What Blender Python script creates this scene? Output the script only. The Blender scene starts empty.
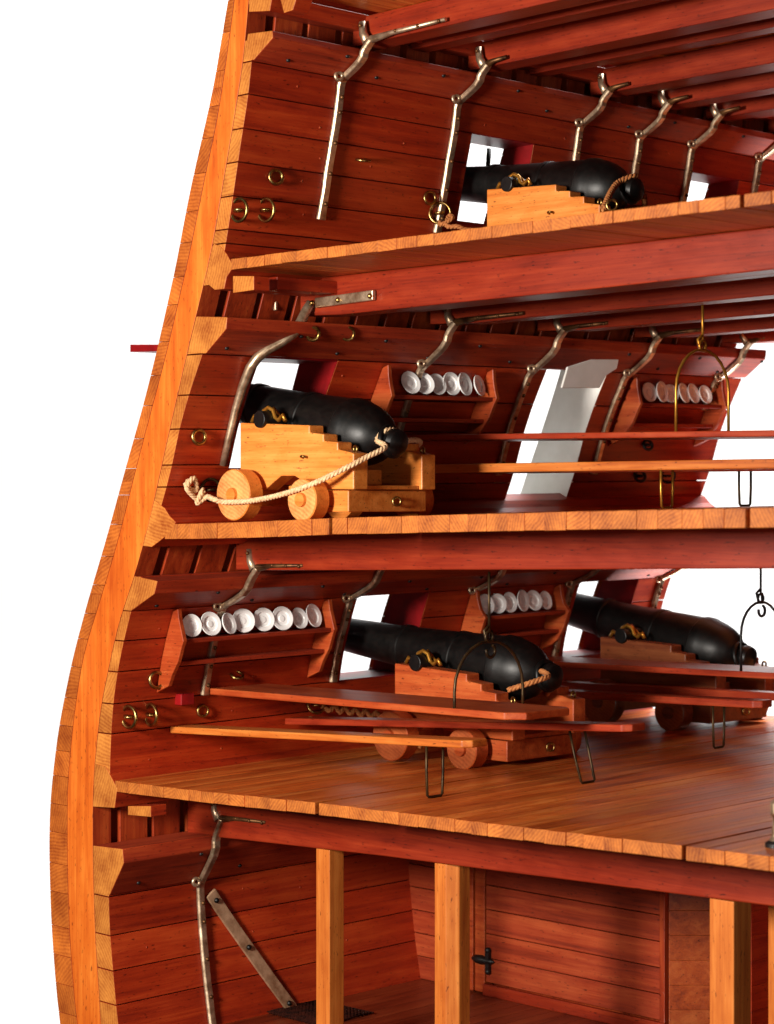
import bpy, math, random, bisect
from mathutils import Vector
random.seed(7)
sc = bpy.context.scene
COL = sc.collection
S = 0.001                       # everything below is laid out in millimetres

# ------------------------------------------------------------------ camera
F_PX, TH, HOR = 2120.0, math.radians(45.3), 497.0
sT, cT = math.sin(TH), math.cos(TH)
CAM = (227*cT + 2120*sT, 227*sT - 2120*cT)
cd = bpy.data.cameras.new('camera'); cam = bpy.data.objects.new('camera', cd); COL.objects.link(cam)
cam.location = (CAM[0]*S, CAM[1]*S, 0); cam.rotation_euler = (math.pi/2, 0, TH)
cd.sensor_fit = 'HORIZONTAL'; cd.sensor_width = 36; cd.lens = F_PX/774*36; cd.shift_y = -15/774
cd.clip_start = 0.05; cd.clip_end = 50
cd.dof.use_dof = True; cd.dof.focus_distance = 2.12; cd.dof.aperture_fstop = 14
sc.camera = cam
# ------------------------------------------------------------------ world and lamps
w = bpy.data.worlds.new('World'); sc.world = w; w.use_nodes = True
w.node_tree.nodes['Background'].inputs[0].default_value = (1, .97, .93, 1)
w.node_tree.nodes['Background'].inputs[1].default_value = 0.02
def area(name, loc, target, size, power, col=(1, 1, 1), sy=None):
    l = bpy.data.lights.new(name, 'AREA'); l.energy = power; l.size = size; l.color = col
    if sy: l.shape = 'RECTANGLE'; l.size_y = sy
    o = bpy.data.objects.new(name, l); COL.objects.link(o); o.location = loc
    o.rotation_euler = (Vector(target)-Vector(loc)).to_track_quat('-Z', 'Y').to_euler()
    return o
area('softbox_key', (0.42, -1.5, 0.15), (0.2, 0.1, -0.08), 0.28, 50, (1, .93, .84))
area('softbox_fill', (2.2, -1.0, -0.25), (0.3, 0.3, -0.05), 0.5, 6, (1, .93, .84))
area('backdrop_lamp_a', (-0.2, 2.2, 2.6), (-1.6, 2.0, 0.3), 1.2, 285)
area('backdrop_lamp_b', (-0.2, 2.2, -2.6), (-1.6, 2.0, -0.3), 1.2, 285)
sc.view_settings.view_transform = 'Standard'; sc.view_settings.look = 'None'
sc.view_settings.exposure = 0; sc.view_settings.gamma = 1
sc.cycles.use_denoising = True
sc.cycles.max_bounces = 8; sc.cycles.caustics_reflective = False; sc.cycles.caustics_refractive = False
sc.cycles.sample_clamp_indirect = 4

# ------------------------------------------------------------------ measuring helpers (points of the real sections and surfaces)
def atY(px, py, Y=0.0):
    a = (px-387)/F_PX; b = (HOR-py)/F_PX
    dx, dy = -sT+a*cT, cT+a*sT
    t = (Y-CAM[1])/dy
    return (CAM[0]+t*dx, Y, t*b)
def atX(px, py, X):
    a = (px-387)/F_PX; b = (HOR-py)/F_PX
    dx, dy = -sT+a*cT, cT+a*sT
    t = (X-CAM[0])/dx
    return (X, CAM[1]+t*dy, t*b)
def prof(pts):
    q = sorted((atY(*p)[2], atY(*p)[0]) for p in pts)
    zs = [a for a, b in q]
    def g(z):
        i = 0 if z <= zs[0] else (len(q)-2 if z >= zs[-1] else bisect.bisect(zs, z)-1)
        (z0, x0), (z1, x1) = q[i], q[i+1]
        return x0+(x1-x0)*(z-z0)/(z1-z0)
    def sm(z):
        return sum(g(z+d)*k for d, k in ((-26, .15), (-13, .2), (0, .3), (13, .2), (26, .15)))
    return sm
OUT = prof([(228,0),(213,90),(190,190),(175,270),(157,350),(142,410),(125,470),(106,540),(88,600),(72,660),(58,730),(50,800),(49,850),(51,920),(56,990),(60,1024)])
T0 = prof([(234,0),(226,60),(217,120),(206,170),(190,250),(167,350),(145,433),(134,475),(118,540),(100,600),(82.6,655),(73,720),(67,786),(67,863),(69,930),(74,1000),(77,1024)])
T1 = prof([(249,0),(243.7,60),(234,120),(212,250),(188,350),(169,433),(162,465),(150,520),(135,575),(117,628),(112,655),(102,699),(96,750),(93,786),(93,863),(95,930),(99.5,1000),(101,1024)])
PF = prof([(260,0),(251,62),(249,94),(243,127),(226,244),(207,345),(199,362),(178.6,429),(172.7,465),(160,510),(131,611),(123,643),(117,673),(112.6,705.5),(110,755),(108.5,897),(109.8,936),(113.6,977),(116,1008),(118,1024)])
def kz(z):
    if z > 200: return .013*max(0, min(1, (400-z)/200))
    if z < -300: return .013 + (.005-.013)*min(1, (-300-z)/120)
    return .013
def sh(z, y): return z + kz(z)*y            # the ship's sheer
def un(z, y): return z - kz(z)*y
def wall(px, py, off=0):
    z = 0
    for _ in range(60):
        q = atX(px, py, PF(z)+off)
        z = z*.5 + un(q[2], q[1])*.5
    return q
def Wp(y, z, off=0): return (PF(un(z, y))+off, y, z)
L = 890.0

# ------------------------------------------------------------------ materials
def lin(c):
    return tuple(((v/255)/12.92 if v/255 <= .04045 else ((v/255+.055)/1.055)**2.4) for v in c)+(1,)
def nodes_of(name):
    m = bpy.data.materials.new(name); m.use_nodes = True
    nt = m.node_tree; return m, nt, nt.nodes['Principled BSDF']
def wood(name, dark, mid, light, axis, rough=.38, fine=1.0, rnd=.22, coat=.25, bump=.25, blot=1.0):
    m, nt, b = nodes_of(name); N, K = nt.nodes, nt.links
    tc = N.new('ShaderNodeTexCoord'); geo = N.new('ShaderNodeNewGeometry')
    mul = N.new('ShaderNodeVectorMath'); mul.operation = 'SCALE'; mul.inputs[0].default_value = (3.1, 5.7, 2.3)
    K.new(geo.outputs['Random Per Island'], mul.inputs['Scale'])
    add = N.new('ShaderNodeVectorMath'); K.new(tc.outputs['Object'], add.inputs[0]); K.new(mul.outputs[0], add.inputs[1])
    def noise(al, ac, det, dist=0.0):
        mp = N.new('ShaderNodeMapping'); s = [ac*fine]*3; s['XYZ'.index(axis)] = al*fine
        mp.inputs['Scale'].default_value = s; K.new(add.outputs[0], mp.inputs[0])
        n = N.new('ShaderNodeTexNoise'); n.inputs['Scale'].default_value = 1; n.inputs['Detail'].default_value = det
        n.inputs['Roughness'].default_value = .62; n.inputs['Distortion'].default_value = dist
        K.new(mp.outputs[0], n.inputs['Vector']); return n.outputs['Fac']
    a = noise(4, 90, 5, .8); f_ = noise(22, 620, 3); bl = noise(7*blot, 16*blot, 4, .4); sp = noise(120, 420, 2)
    mx = N.new('ShaderNodeMath'); mx.operation = 'MULTIPLY_ADD'; K.new(f_, mx.inputs[0]); mx.inputs[1].default_value = .45; K.new(a, mx.inputs[2])
    m2 = N.new('ShaderNodeMath'); m2.operation = 'MULTIPLY_ADD'; K.new(bl, m2.inputs[0]); m2.inputs[1].default_value = .75; K.new(mx.outputs[0], m2.inputs[2])
    r = N.new('ShaderNodeValToRGB'); r.color_ramp.elements[0].position = .80/2; r.color_ramp.elements[1].position = 1.38/2
    r.color_ramp.elements[0].color = lin(dark); r.color_ramp.elements[1].color = lin(light)
    e = r.color_ramp.elements.new(1.08/2); e.color = lin(mid)
    h = N.new('ShaderNodeMath'); h.operation = 'MULTIPLY'; h.inputs[1].default_value = .5; K.new(m2.outputs[0], h.inputs[0]); K.new(h.outputs[0], r.inputs[0])
    hs = N.new('ShaderNodeHueSaturation'); K.new(r.outputs[0], hs.inputs['Color'])
    v = N.new('ShaderNodeMapRange'); v.inputs['To Min'].default_value = 1-rnd; v.inputs['To Max'].default_value = 1+rnd
    K.new(geo.outputs['Random Per Island'], v.inputs[0]); K.new(v.outputs[0], hs.inputs['Value'])
    # dark pores and specks
    pr = N.new('ShaderNodeValToRGB'); pr.color_ramp.elements[0].position = .27; pr.color_ramp.elements[0].color = (.35, .3, .3, 1)
    pr.color_ramp.elements[1].position = .37; K.new(sp, pr.inputs[0])
    mm = N.new('ShaderNodeMixRGB'); mm.blend_type = 'MULTIPLY'; mm.inputs[0].default_value = 1
    K.new(hs.outputs[0], mm.inputs[1]); K.new(pr.outputs[0], mm.inputs[2]); K.new(mm.outputs[0], b.inputs['Base Color'])
    rr = N.new('ShaderNodeMapRange'); rr.inputs['To Min'].default_value = rough-.10; rr.inputs['To Max'].default_value = rough+.18
    K.new(bl, rr.inputs[0]); K.new(rr.outputs[0], b.inputs['Roughness'])
    bp = N.new('ShaderNodeBump'); bp.inputs['Strength'].default_value = bump; bp.inputs['Distance'].default_value = .0006
    K.new(mx.outputs[0], bp.inputs['Height']); K.new(bp.outputs[0], b.inputs['Normal'])
    b.inputs['Coat Weight'].default_value = coat; b.inputs['Coat Roughness'].default_value = .3
    b.inputs['Specular IOR Level'].default_value = .35
    return m
def endgrain(name, dark, light, rnd=.25, sc_=1.0, rough=.5):
    m, nt, b = nodes_of(name); N, K = nt.nodes, nt.links
    tc = N.new('ShaderNodeTexCoord'); geo = N.new('ShaderNodeNewGeometry')
    mul = N.new('ShaderNodeVectorMath'); mul.operation = 'SCALE'; mul.inputs[0].default_value = (1.3, .0, .9)
    K.new(geo.outputs['Random Per Island'], mul.inputs['Scale'])
    add = N.new('ShaderNodeVectorMath'); K.new(tc.outputs['Object'], add.inputs[0]); K.new(mul.outputs[0], add.inputs[1])
    rot = N.new('ShaderNodeVectorRotate'); rot.rotation_type = 'Y_AXIS'; K.new(add.outputs[0], rot.inputs['Vector'])
    an = N.new('ShaderNodeMath'); an.operation = 'MULTIPLY'; an.inputs[1].default_value = 41.0; K.new(geo.outputs['Random Per Island'], an.inputs[0]); K.new(an.outputs[0], rot.inputs['Angle'])
    wv = N.new('ShaderNodeTexWave'); wv.wave_type = 'BANDS'; wv.bands_direction = 'X'; wv.inputs['Scale'].default_value = 85*sc_
    wv.inputs['Distortion'].default_value = 9; wv.inputs['Detail'].default_value = 3; wv.inputs['Detail Scale'].default_value = .35
    K.new(rot.outputs[0], wv.inputs['Vector'])
    n = N.new('ShaderNodeTexNoise'); n.inputs['Scale'].default_value = 380; n.inputs['Detail'].default_value = 3; K.new(add.outputs[0], n.inputs['Vector'])
    n2 = N.new('ShaderNodeTexNoise'); n2.inputs['Scale'].default_value = 38; n2.inputs['Detail'].default_value = 4; K.new(add.outputs[0], n2.inputs['Vector'])
    mx = N.new('ShaderNodeMath'); mx.operation = 'MULTIPLY_ADD'; K.new(wv.outputs['Fac'], mx.inputs[0]); mx.inputs[1].default_value = .16; nn = N.new('ShaderNodeMath'); nn.operation = 'MULTIPLY_ADD'; nn.inputs[1].default_value = .4; nn.inputs[2].default_value = .3; K.new(n.outputs['Fac'], nn.inputs[0]); K.new(nn.outputs[0], mx.inputs[2])
    m2 = N.new('ShaderNodeMath'); m2.operation = 'MULTIPLY_ADD'; K.new(n2.outputs['Fac'], m2.inputs[0]); m2.inputs[1].default_value = 1.0; K.new(mx.outputs[0], m2.inputs[2])
    h = N.new('ShaderNodeMath'); h.operation = 'MULTIPLY'; h.inputs[1].default_value = .5; K.new(m2.outputs[0], h.inputs[0])
    r = N.new('ShaderNodeValToRGB'); r.color_ramp.elements[0].position = .38; r.color_ramp.elements[1].position = .66
    r.color_ramp.elements[0].color = lin(dark); r.color_ramp.elements[1].color = lin(light); K.new(h.outputs[0], r.inputs[0])
    hs = N.new('ShaderNodeHueSaturation'); K.new(r.outputs[0], hs.inputs['Color'])
    v = N.new('ShaderNodeMapRange'); v.inputs['To Min'].default_value = 1-rnd; v.inputs['To Max'].default_value = 1+rnd
    K.new(geo.outputs['Random Per Island'], v.inputs[0]); K.new(v.outputs[0], hs.inputs['Value'])
    K.new(hs.outputs[0], b.inputs['Base Color']); b.inputs['Roughness'].default_value = rough
    bp = N.new('ShaderNodeBump'); bp.inputs['Strength'].default_value = .3; bp.inputs['Distance'].default_value = .0006
    K.new(mx.outputs[0], bp.inputs['Height']); K.new(bp.outputs[0], b.inputs['Normal'])
    b.inputs['Specular IOR Level'].default_value = .3
    return m
def simple(name, c1, c2, scale=60, rough=.4, metal=0.0, r2=None, bump=.15, stretch=(1, 1, 1), lo=.35, hi=.65, spec=.5):
    m, nt, b = nodes_of(name); N, K = nt.nodes, nt.links
    tc = N.new('ShaderNodeTexCoord'); mp = N.new('ShaderNodeMapping'); mp.inputs['Scale'].default_value = stretch
    K.new(tc.outputs['Object'], mp.inputs[0])
    n = N.new('ShaderNodeTexNoise'); n.inputs['Scale'].default_value = scale; n.inputs['Detail'].default_value = 6; n.inputs['Roughness'].default_value = .65
    K.new(mp.outputs[0], n.inputs['Vector'])
    r = N.new('ShaderNodeValToRGB'); r.color_ramp.elements[0].position = lo; r.color_ramp.elements[1].position = hi
    r.color_ramp.elements[0].color = lin(c1); r.color_ramp.elements[1].color = lin(c2)
    K.new(n.outputs['Fac'], r.inputs[0]); K.new(r.outputs[0], b.inputs['Base Color'])
    b.inputs['Metallic'].default_value = metal; b.inputs['Specular IOR Level'].default_value = spec
    rr = N.new('ShaderNodeMapRange'); rr.inputs['To Min'].default_value = rough; rr.inputs['To Max'].default_value = r2 or rough
    K.new(n.outputs['Fac'], rr.inputs[0]); K.new(rr.outputs[0], b.inputs['Roughness'])
    bp = N.new('ShaderNodeBump'); bp.inputs['Strength'].default_value = bump; bp.inputs['Distance'].default_value = .0006
    K.new(n.outputs['Fac'], bp.inputs['Height']); K.new(bp.outputs[0], b.inputs['Normal'])
    return m
RED = ((120, 25, 9), (160, 44, 14), (186, 66, 24))
redY = wood('red_wood_long', *RED, 'Y', rnd=.15, rough=.42, coat=.15, bump=.2)
redX = wood('red_wood_across', (92, 20, 7), (130, 35, 12), (154, 52, 21), 'X', rnd=.08, coat=.2, rough=.36)
redZ = wood('red_wood_upright', *RED, 'Z', rnd=.08)
shelfw = wood('red_wood_shelf', (104, 28, 12), (152, 46, 20), (186, 72, 32), 'Y', rnd=.05, coat=0, rough=.48)
deckw = wood('deck_wood', (142, 50, 14), (196, 94, 32), (228, 142, 66), 'Y', rough=.36, rnd=.24, coat=.2, bump=.5)
orangeZ = wood('orange_timber', (176, 72, 14), (205, 98, 24), (224, 124, 40), 'Z', rnd=.0, rough=.5, blot=1.6)
ribw = wood('rib_timber', (104, 30, 12), (150, 50, 20), (180, 76, 32), 'Z', rnd=.12)
postw = wood('post_wood', (168, 78, 26), (200, 110, 42), (222, 136, 62), 'Z', rnd=.04, rough=.42)
pale = wood('carriage_wood', (180, 92, 30), (212, 124, 48), (232, 150, 72), 'X', rnd=.05, rough=.45, bump=.12, blot=2)
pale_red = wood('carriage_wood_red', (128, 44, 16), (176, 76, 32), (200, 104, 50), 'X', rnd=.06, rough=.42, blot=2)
shaded_pale = wood('carriage_wood_shaded', (84, 34, 16), (120, 58, 28), (146, 82, 44), 'X', rnd=.06, rough=.42, blot=2)  # carriage wood with the far end's shade put into its colour
boardw = wood('bench_wood', (150, 66, 22), (192, 102, 36), (214, 132, 58), 'X', rnd=.05, rough=.4)
tablew = wood('table_wood', (128, 42, 16), (168, 66, 26), (190, 92, 42), 'X', rnd=.05, rough=.42, blot=2)
tabler = wood('table_wood_red', (112, 30, 14), (154, 50, 24), (176, 72, 36), 'X', rnd=.05, rough=.35, blot=2)
bulkw = wood('bulkhead_wood', (104, 30, 12), (146, 50, 22), (172, 74, 36), 'X', rnd=.08, rough=.45)
endo = endgrain('end_grain_orange', (138, 64, 20), (206, 130, 56), rnd=.12)
endo2 = endgrain('end_grain_outer', (124, 48, 14), (196, 106, 38), rnd=.16)
endd = endgrain('end_grain_deck', (112, 46, 13), (198, 114, 45), rnd=.12, sc_=1.2, rough=.6)
endw = endgrain('end_grain_wheel', (176, 96, 44), (226, 164, 96), rnd=.05)
endwr = endgrain('end_grain_wheel_red', (130, 54, 24), (182, 96, 50), rnd=.05)
crim = simple('crimson_paint', (112, 8, 12), (150, 16, 20), 30, .4, bump=.1)
kneed = simple('rivet_and_shaded_arm_metal', (60, 34, 18), (132, 92, 56), 46, .35, .8, .6, .3)  # darker knee metal: for rivets, and as painted shade on the beam arms
whitep = simple('cream_paint', (236, 235, 228), (248, 247, 242), 24, .5, bump=.3)
iron = simple('black_iron', (3, 3, 3), (26, 21, 18), 140, .36, .0, .5, .2, lo=.42, hi=1.0, spec=.4)
knee_m = simple('tarnished_metal', (128, 92, 62), (236, 212, 180), 60, .24, .82, .5, .35, lo=.3, hi=.7)
brass = simple('brass', (112, 80, 36), (196, 164, 100), 70, .22, 1.0, .4, .1)
goldw = simple('brass_wire', (170, 106, 30), (216, 160, 66), 60, .3, .8, .4, .1)
dwire = simple('dark_wire', (46, 36, 24), (88, 66, 38), 60, .35, .7, .5, .1)
strapm = simple('worn_strap_metal', (136, 96, 66), (206, 166, 132), 50, .4, .35, .55)
ropem = simple('pale_rope', (196, 150, 104), (240, 208, 164), 400, .8, 0, .9, .4)
roped = simple('brown_rope', (150, 84, 40), (196, 128, 70), 400, .8, 0, .9, .4)
chinam = simple('white_china', (238, 236, 234), (252, 251, 250), 60, .25, bump=.1)
netm = simple('dark_net', (24, 8, 5), (56, 20, 10), 90, .9, spec=.1)
blackp = simple('black_fitting', (6, 5, 5), (16, 12, 11), 60, .5)
paper = simple('backdrop_paper', (246, 246, 246), (250, 250, 250), 3, .9, bump=0)

# ------------------------------------------------------------------ mesh building
class MB:
    def __init__(s): s.v = []; s.f = []; s.m = []; s.sm = []
    def add(s, vs, fs, mi=0, smooth=False):
        o = len(s.v); s.v += [tuple(v) for v in vs]
        for i, f in enumerate(fs):
            s.f.append(tuple(o+k for k in f)); s.m.append(mi[i] if isinstance(mi, (list, tuple)) else mi); s.sm.append(smooth)
        return s
    def prismY(s, poly, y0, y1, mi=0, me=1, deform=True):
        """XZ polygon pushed along Y; mi sides, me ends"""
        n = len(poly)
        ar = sum(poly[i][0]*poly[(i+1) % n][1]-poly[(i+1) % n][0]*poly[i][1] for i in range(n))
        if ar < 0: poly = poly[::-1]
        D = sh if deform else (lambda z, y: z)
        vs = [(x, y0, D(z, y0)) for x, z in poly]+[(x, y1, D(z, y1)) for x, z in poly]
        fs = [tuple(range(n)), tuple(range(2*n-1, n-1, -1))]+[(i, n+i, n+(i+1) % n, (i+1) % n) for i in range(n)]
        return s.add(vs, fs, [me, me]+[mi]*n)
    def strip(s, prof_pts, y0, y1, mi=0, me=1, deform=True):
        """quad strip section: list of (xa, xb, z) rows rising in z; avoids n-gon ends"""
        D = sh if deform else (lambda z, y: z)
        n = len(prof_pts); vs = []
        for y in (y0, y1):
            for xa, xb, z in prof_pts: vs += [(xa, y, D(z, y)), (xb, y, D(z, y))]
        fs = []; ms = []
        def I(e, i, k): return e*2*n+i*2+k
        for i in range(n-1):
            fs.append((I(0, i, 0), I(0, i, 1), I(0, i+1, 1), I(0, i+1, 0))); ms.append(me)
            fs.append((I(1, i, 1), I(1, i, 0), I(1, i+1, 0), I(1, i+1, 1))); ms.append(me)
            fs.append((I(0, i, 1), I(1, i, 1), I(1, i+1, 1), I(0, i+1, 1))); ms.append(mi)
            fs.append((I(1, i, 0), I(0, i, 0), I(0, i+1, 0), I(1, i+1, 0))); ms.append(mi)
        fs.append((I(0, 0, 1), I(0, 0, 0), I(1, 0, 0), I(1, 0, 1))); ms.append(mi)
        fs.append((I(0, n-1, 0), I(0, n-1, 1), I(1, n-1, 1), I(1, n-1, 0))); ms.append(mi)
        return s.add(vs, fs, ms)
    def box(s, x0, x1, y0, y1, z0, z1, mi=0, mfront=None, mright=None):
        vs = [(x, y, z) for x in (x0, x1) for y in (y0, y1) for z in (z0, z1)]
        fs = [(0, 1, 3, 2), (4, 6, 7, 5), (0, 4, 5, 1), (2, 3, 7, 6), (0, 2, 6, 4), (1, 5, 7, 3)]
        ms = [mi]*6
        if mfront is not None: ms[2] = ms[3] = mfront
        if mright is not None: ms[0] = ms[1] = mright
        return s.add(vs, fs, ms)
    def hexa(s, c8, mi=0):
        fs = [(0, 3, 2, 1), (4, 5, 6, 7), (0, 1, 5, 4), (1, 2, 6, 5), (2, 3, 7, 6), (3, 0, 4, 7)]
        return s.add(c8, fs, mi)
    def tube(s, path, r, n=8, mi=0, flat=None, closed=False, cap=True):
        """r number or list. flat=(dirvec, k): squash the section by k along dirvec"""
        P = [Vector(p) for p in path]; m = len(P)
        R = r if isinstance(r, (list, tuple)) else [r]*m
        up = None; vs = []
        for i, p in enumerate(P):
            if closed: t = (P[(i+1) % m]-P[i-1])
            else: t = (P[min(i+1, m-1)]-P[max(i-1, 0)])
            t.normalize()
            if up is None:
                up = Vector((0, 0, 1)) if abs(t.z) < .9 else Vector((1, 0, 0))
            a = t.cross(up)
            if a.length < 1e-4: a = t.cross(Vector((0, 1, 0.01)))
            a.normalize(); b = a.cross(t); b.normalize(); up = b
            for k in range(n):
                q = 2*math.pi*k/n
                d = (a*math.cos(q)+b*math.sin(q))*R[i]
                if flat:
                    fd = Vector(flat[0]).normalized(); d = d - fd*d.dot(fd)*(1-flat[1])
                vs.append(p+d)
        fs = []
        for i in range(m if closed else m-1):
            for k in range(n):
                j = (i+1) % m
                fs.append((i*n+k, i*n+(k+1) % n, j*n+(k+1) % n, j*n+k))
        s.add(vs, fs, mi, True)
        if cap and not closed:
            o = len(s.v)-m*n
            s.f.append(tuple(o+k for k in range(n))[::-1]); s.m.append(mi); s.sm.append(False)
            s.f.append(tuple(o+(m-1)*n+k for k in range(n))); s.m.append(mi); s.sm.append(False)
        return s
    def strap(s, path, hw, th, mi=0):
        """flat bar: width 2*hw along Y, thickness th away from the surface, swept in the XZ plane"""
        P = [Vector(p) for p in path]; m = len(P); vs = []
        H_ = hw if isinstance(hw, (list, tuple)) else [hw]*m
        for i, p in enumerate(P):
            t = P[min(i+1, m-1)]-P[max(i-1, 0)]; t.y = 0; t.normalize(); nrm = Vector((t.z, 0, -t.x)); h_ = H_[i]
            for a, b in ((-1, 0), (1, 0), (1, .55), (.72, 1), (-.72, 1), (-1, .55)):
                vs.append(p+Vector((0, a*h_, 0))+nrm*(b*th))
        fs = [(i*6+k, i*6+(k+1) % 6, i*6+6+(k+1) % 6, i*6+6+k) for i in range(m-1) for k in range(6)]
        fs += [tuple(range(6))[::-1], tuple(range((m-1)*6, m*6))]
        return s.add(vs, fs, mi, False)
    def torus(s, c, R, r, normal=(0, 1, 0), n=28, k=8, mi=0, arc=1.0, start=0.0, squash=1.0):
        nv = Vector(normal).normalized(); a = nv.orthogonal().normalized(); b = nv.cross(a)
        if abs(nv.z) < .9:
            b = (Vector((0, 0, 1))-nv*nv.z).normalized(); a = b.cross(nv)
        pts = [Vector(c)+a*R*math.cos(2*math.pi*(start+arc*i/n))+b*R*squash*math.sin(2*math.pi*(start+arc*i/n)) for i in range(n if arc == 1 else n+1)]
        return s.tube(pts, r, k, mi, closed=(arc == 1))
    def lathe(s, o, ax, pts, n=32, mi=0, mfun=None, crisp=24):
        # sharp corners of the profile get their own ring of vertices, so they shade crisply
        runs = [[0]]
        for i in range(1, len(pts)):
            runs[-1].append(i)
            if i < len(pts)-1:
                a = Vector((pts[i][0]-pts[i-1][0], pts[i][1]-pts[i-1][1])); b = Vector((pts[i+1][0]-pts[i][0], pts[i+1][1]-pts[i][1]))
                if a.length > 0 and b.length > 0 and math.degrees(a.angle(b)) > crisp: runs.append([i])
        if len(runs) > 1:
            for r_ in runs:
                sub = [pts[i] for i in r_]
                s.lathe(o, ax, sub, n, mi, (lambda j, r0=r_[0]: mfun(r0+j)) if mfun else None, 999)
            return s
        """pts: (distance along ax, radius)"""
        A = Vector(ax).normalized(); a = A.orthogonal().normalized(); b = A.cross(a); o = Vector(o); vs = []
        for d, r in pts:
            for k in range(n):
                q = 2*math.pi*k/n; vs.append(o+A*d+(a*math.cos(q)+b*math.sin(q))*max(r, .02))
        fs = []; ms = []
        for i in range(len(pts)-1):
            for k in range(n):
                fs.append((i*n+k, i*n+(k+1) % n, (i+1)*n+(k+1) % n, (i+1)*n+k)); ms.append(mfun(i) if mfun else mi)
        return s.add(vs, fs, ms, True)
    def ball(s, c, r, mi=0, sq=(1, 1, 1)):
        n, k = 10, 6; vs = []
        for i in range(k+1):
            for j in range(n):
                t = math.pi*i/k; p = 2*math.pi*j/n
                vs.append((c[0]+r*sq[0]*math.sin(t)*math.cos(p), c[1]+r*sq[1]*math.sin(t)*math.sin(p), c[2]+r*sq[2]*math.cos(t)))
        fs = [(i*n+j, (i+1)*n+j, (i+1)*n+(j+1) % n, i*n+(j+1) % n) for i in range(k) for j in range(n)]
        return s.add(vs, fs, mi, True)
    def rope(s, path, r, pitch=9.0, mi=0, strands=3):
        P = [Vector(p) for p in path]; Q = []
        for i in range(len(P)-1):      # catmull-rom resample
            p0, p1, p2, p3 = P[max(i-1, 0)], P[i], P[i+1], P[min(i+2, len(P)-1)]
            n = max(2, int((p2-p1).length/1.6))
            for k in range(n):
                t = k/n
                Q.append(.5*((2*p1)+(p2-p0)*t+(2*p0-5*p1+4*p2-p3)*t*t+(3*p1-p0-3*p2+p3)*t**3))
        Q.append(P[-1]); up = Vector((0, .2, 1)); fr = []; d = 0; ds = []
        for i, p in enumerate(Q):
            t = (Q[min(i+1, len(Q)-1)]-Q[max(i-1, 0)]).normalized()
            a = t.cross(up)
            if a.length < 1e-3: a = t.orthogonal()
            a.normalize(); b = a.cross(t).normalized(); up = b; fr.append((a, b))
            if i: d += (Q[i]-Q[i-1]).length
            ds.append(d)
        for k in range(strands):
            pts = []
            for i, p in enumerate(Q):
                q = 2*math.pi*(k/strands+ds[i]/(pitch*strands/1.5))
                pts.append(p+(fr[i][0]*math.cos(q)+fr[i][1]*math.sin(q))*r*.5)
            s.tube(pts, r*.56, 6, mi)
        return s
    def build(s, name, mats, parent=None, loc=(0, 0, 0), bevel=0, seg=2, smooth_angle=False):
        if not isinstance(mats, (list, tuple)): mats = [mats]
        me = bpy.data.meshes.new(name)
        base = Vector(loc) if parent is None else Vector(parent['_base'])
        me.from_pydata([tuple((Vector(v)-base)*S) for v in s.v], [], s.f)
        for m in mats: me.materials.append(m)
        nm = len(mats)
        me.polygons.foreach_set('material_index', [min(i, nm-1) for i in s.m])
        me.polygons.foreach_set('use_smooth', s.sm)
        me.update()
        o = bpy.data.objects.new(name, me); COL.objects.link(o)
        if parent is None: o.location = base*S; o['_base'] = tuple(base)
        else: o.parent = parent; o['_base'] = tuple(base)
        if bevel:
            bv = o.modifiers.new('edge', 'BEVEL'); bv.width = bevel*S; bv.segments = seg; bv.limit_method = 'ANGLE'; bv.angle_limit = math.radians(38)
            bv.harden_normals = False
        return o
def tag(o, label, cat=None, group=None, kind=None):
    if label: o['label'] = label
    if cat: o['category'] = cat
    if group: o['group'] = group
    if kind: o['kind'] = kind
    return o
def thing(name, loc, label, cat, group=None):
    o = bpy.data.objects.new(name, None); COL.objects.link(o); o.location = Vector(loc)*S; o['_base'] = tuple(loc)
    o.empty_display_size = .02
    return tag(o, label, cat, group)

# ------------------------------------------------------------------ backdrop
n = 20; bd = MB(); D = 4300; fw = Vector((-sT, cT, 0)); rt = Vector((cT, sT, 0)); c0 = Vector((CAM[0], CAM[1], 0))+fw*D
bd.add([c0+rt*a+Vector((0, 0, b)) for a, b in ((-1250, -1250), (1250, -1250), (1250, 1250), (-1250, 1250))] +
       [c0+fw*30+rt*a+Vector((0, 0, b)) for a, b in ((-1250, -1250), (1250, -1250), (1250, 1250), (-1250, 1250))],
       [(0, 1, 2, 3), (7, 6, 5, 4), (0, 4, 5, 1), (1, 5, 6, 2), (2, 6, 7, 3), (3, 7, 4, 0)])
tag(bd.build('backdrop', paper, loc=c0), None, kind='structure')

# ------------------------------------------------------------------ hull side
PORTS = [  # y0, y1, z0, z1 (section heights), lining material, level
    (75, 183, 28, 139, crim, 'middle deck port with red lining, nearest the cut end'),
    (512, 622, -12, 158, whitep, 'cream painted lining of the middle deck port without a cannon'),
    (319, 435, -212, -113, crim, 'lower deck port lining behind the first lower cannon'),
    (705, 823, -212, -112, crim, 'lower deck port lining behind the farther lower cannon'),
    (313, 412, 292, 385, crim, 'upper deck port lining behind the upper cannon'),
    (696, 790, 292, 385, crim, 'upper deck port lining far along the upper deck')]
hull = thing('hull_side', (0, 0, -600), 'tall curved wooden ship side in cross section, orange frame, red planks inside', 'ship hull')
def rows(fa, fb, za, zb, step=12):
    k = max(1, int(round((zb-za)/step)))
    return [(fa(za+(zb-za)*i/k), fb(za+(zb-za)*i/k), za+(zb-za)*i/k) for i in range(k+1)]
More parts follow.
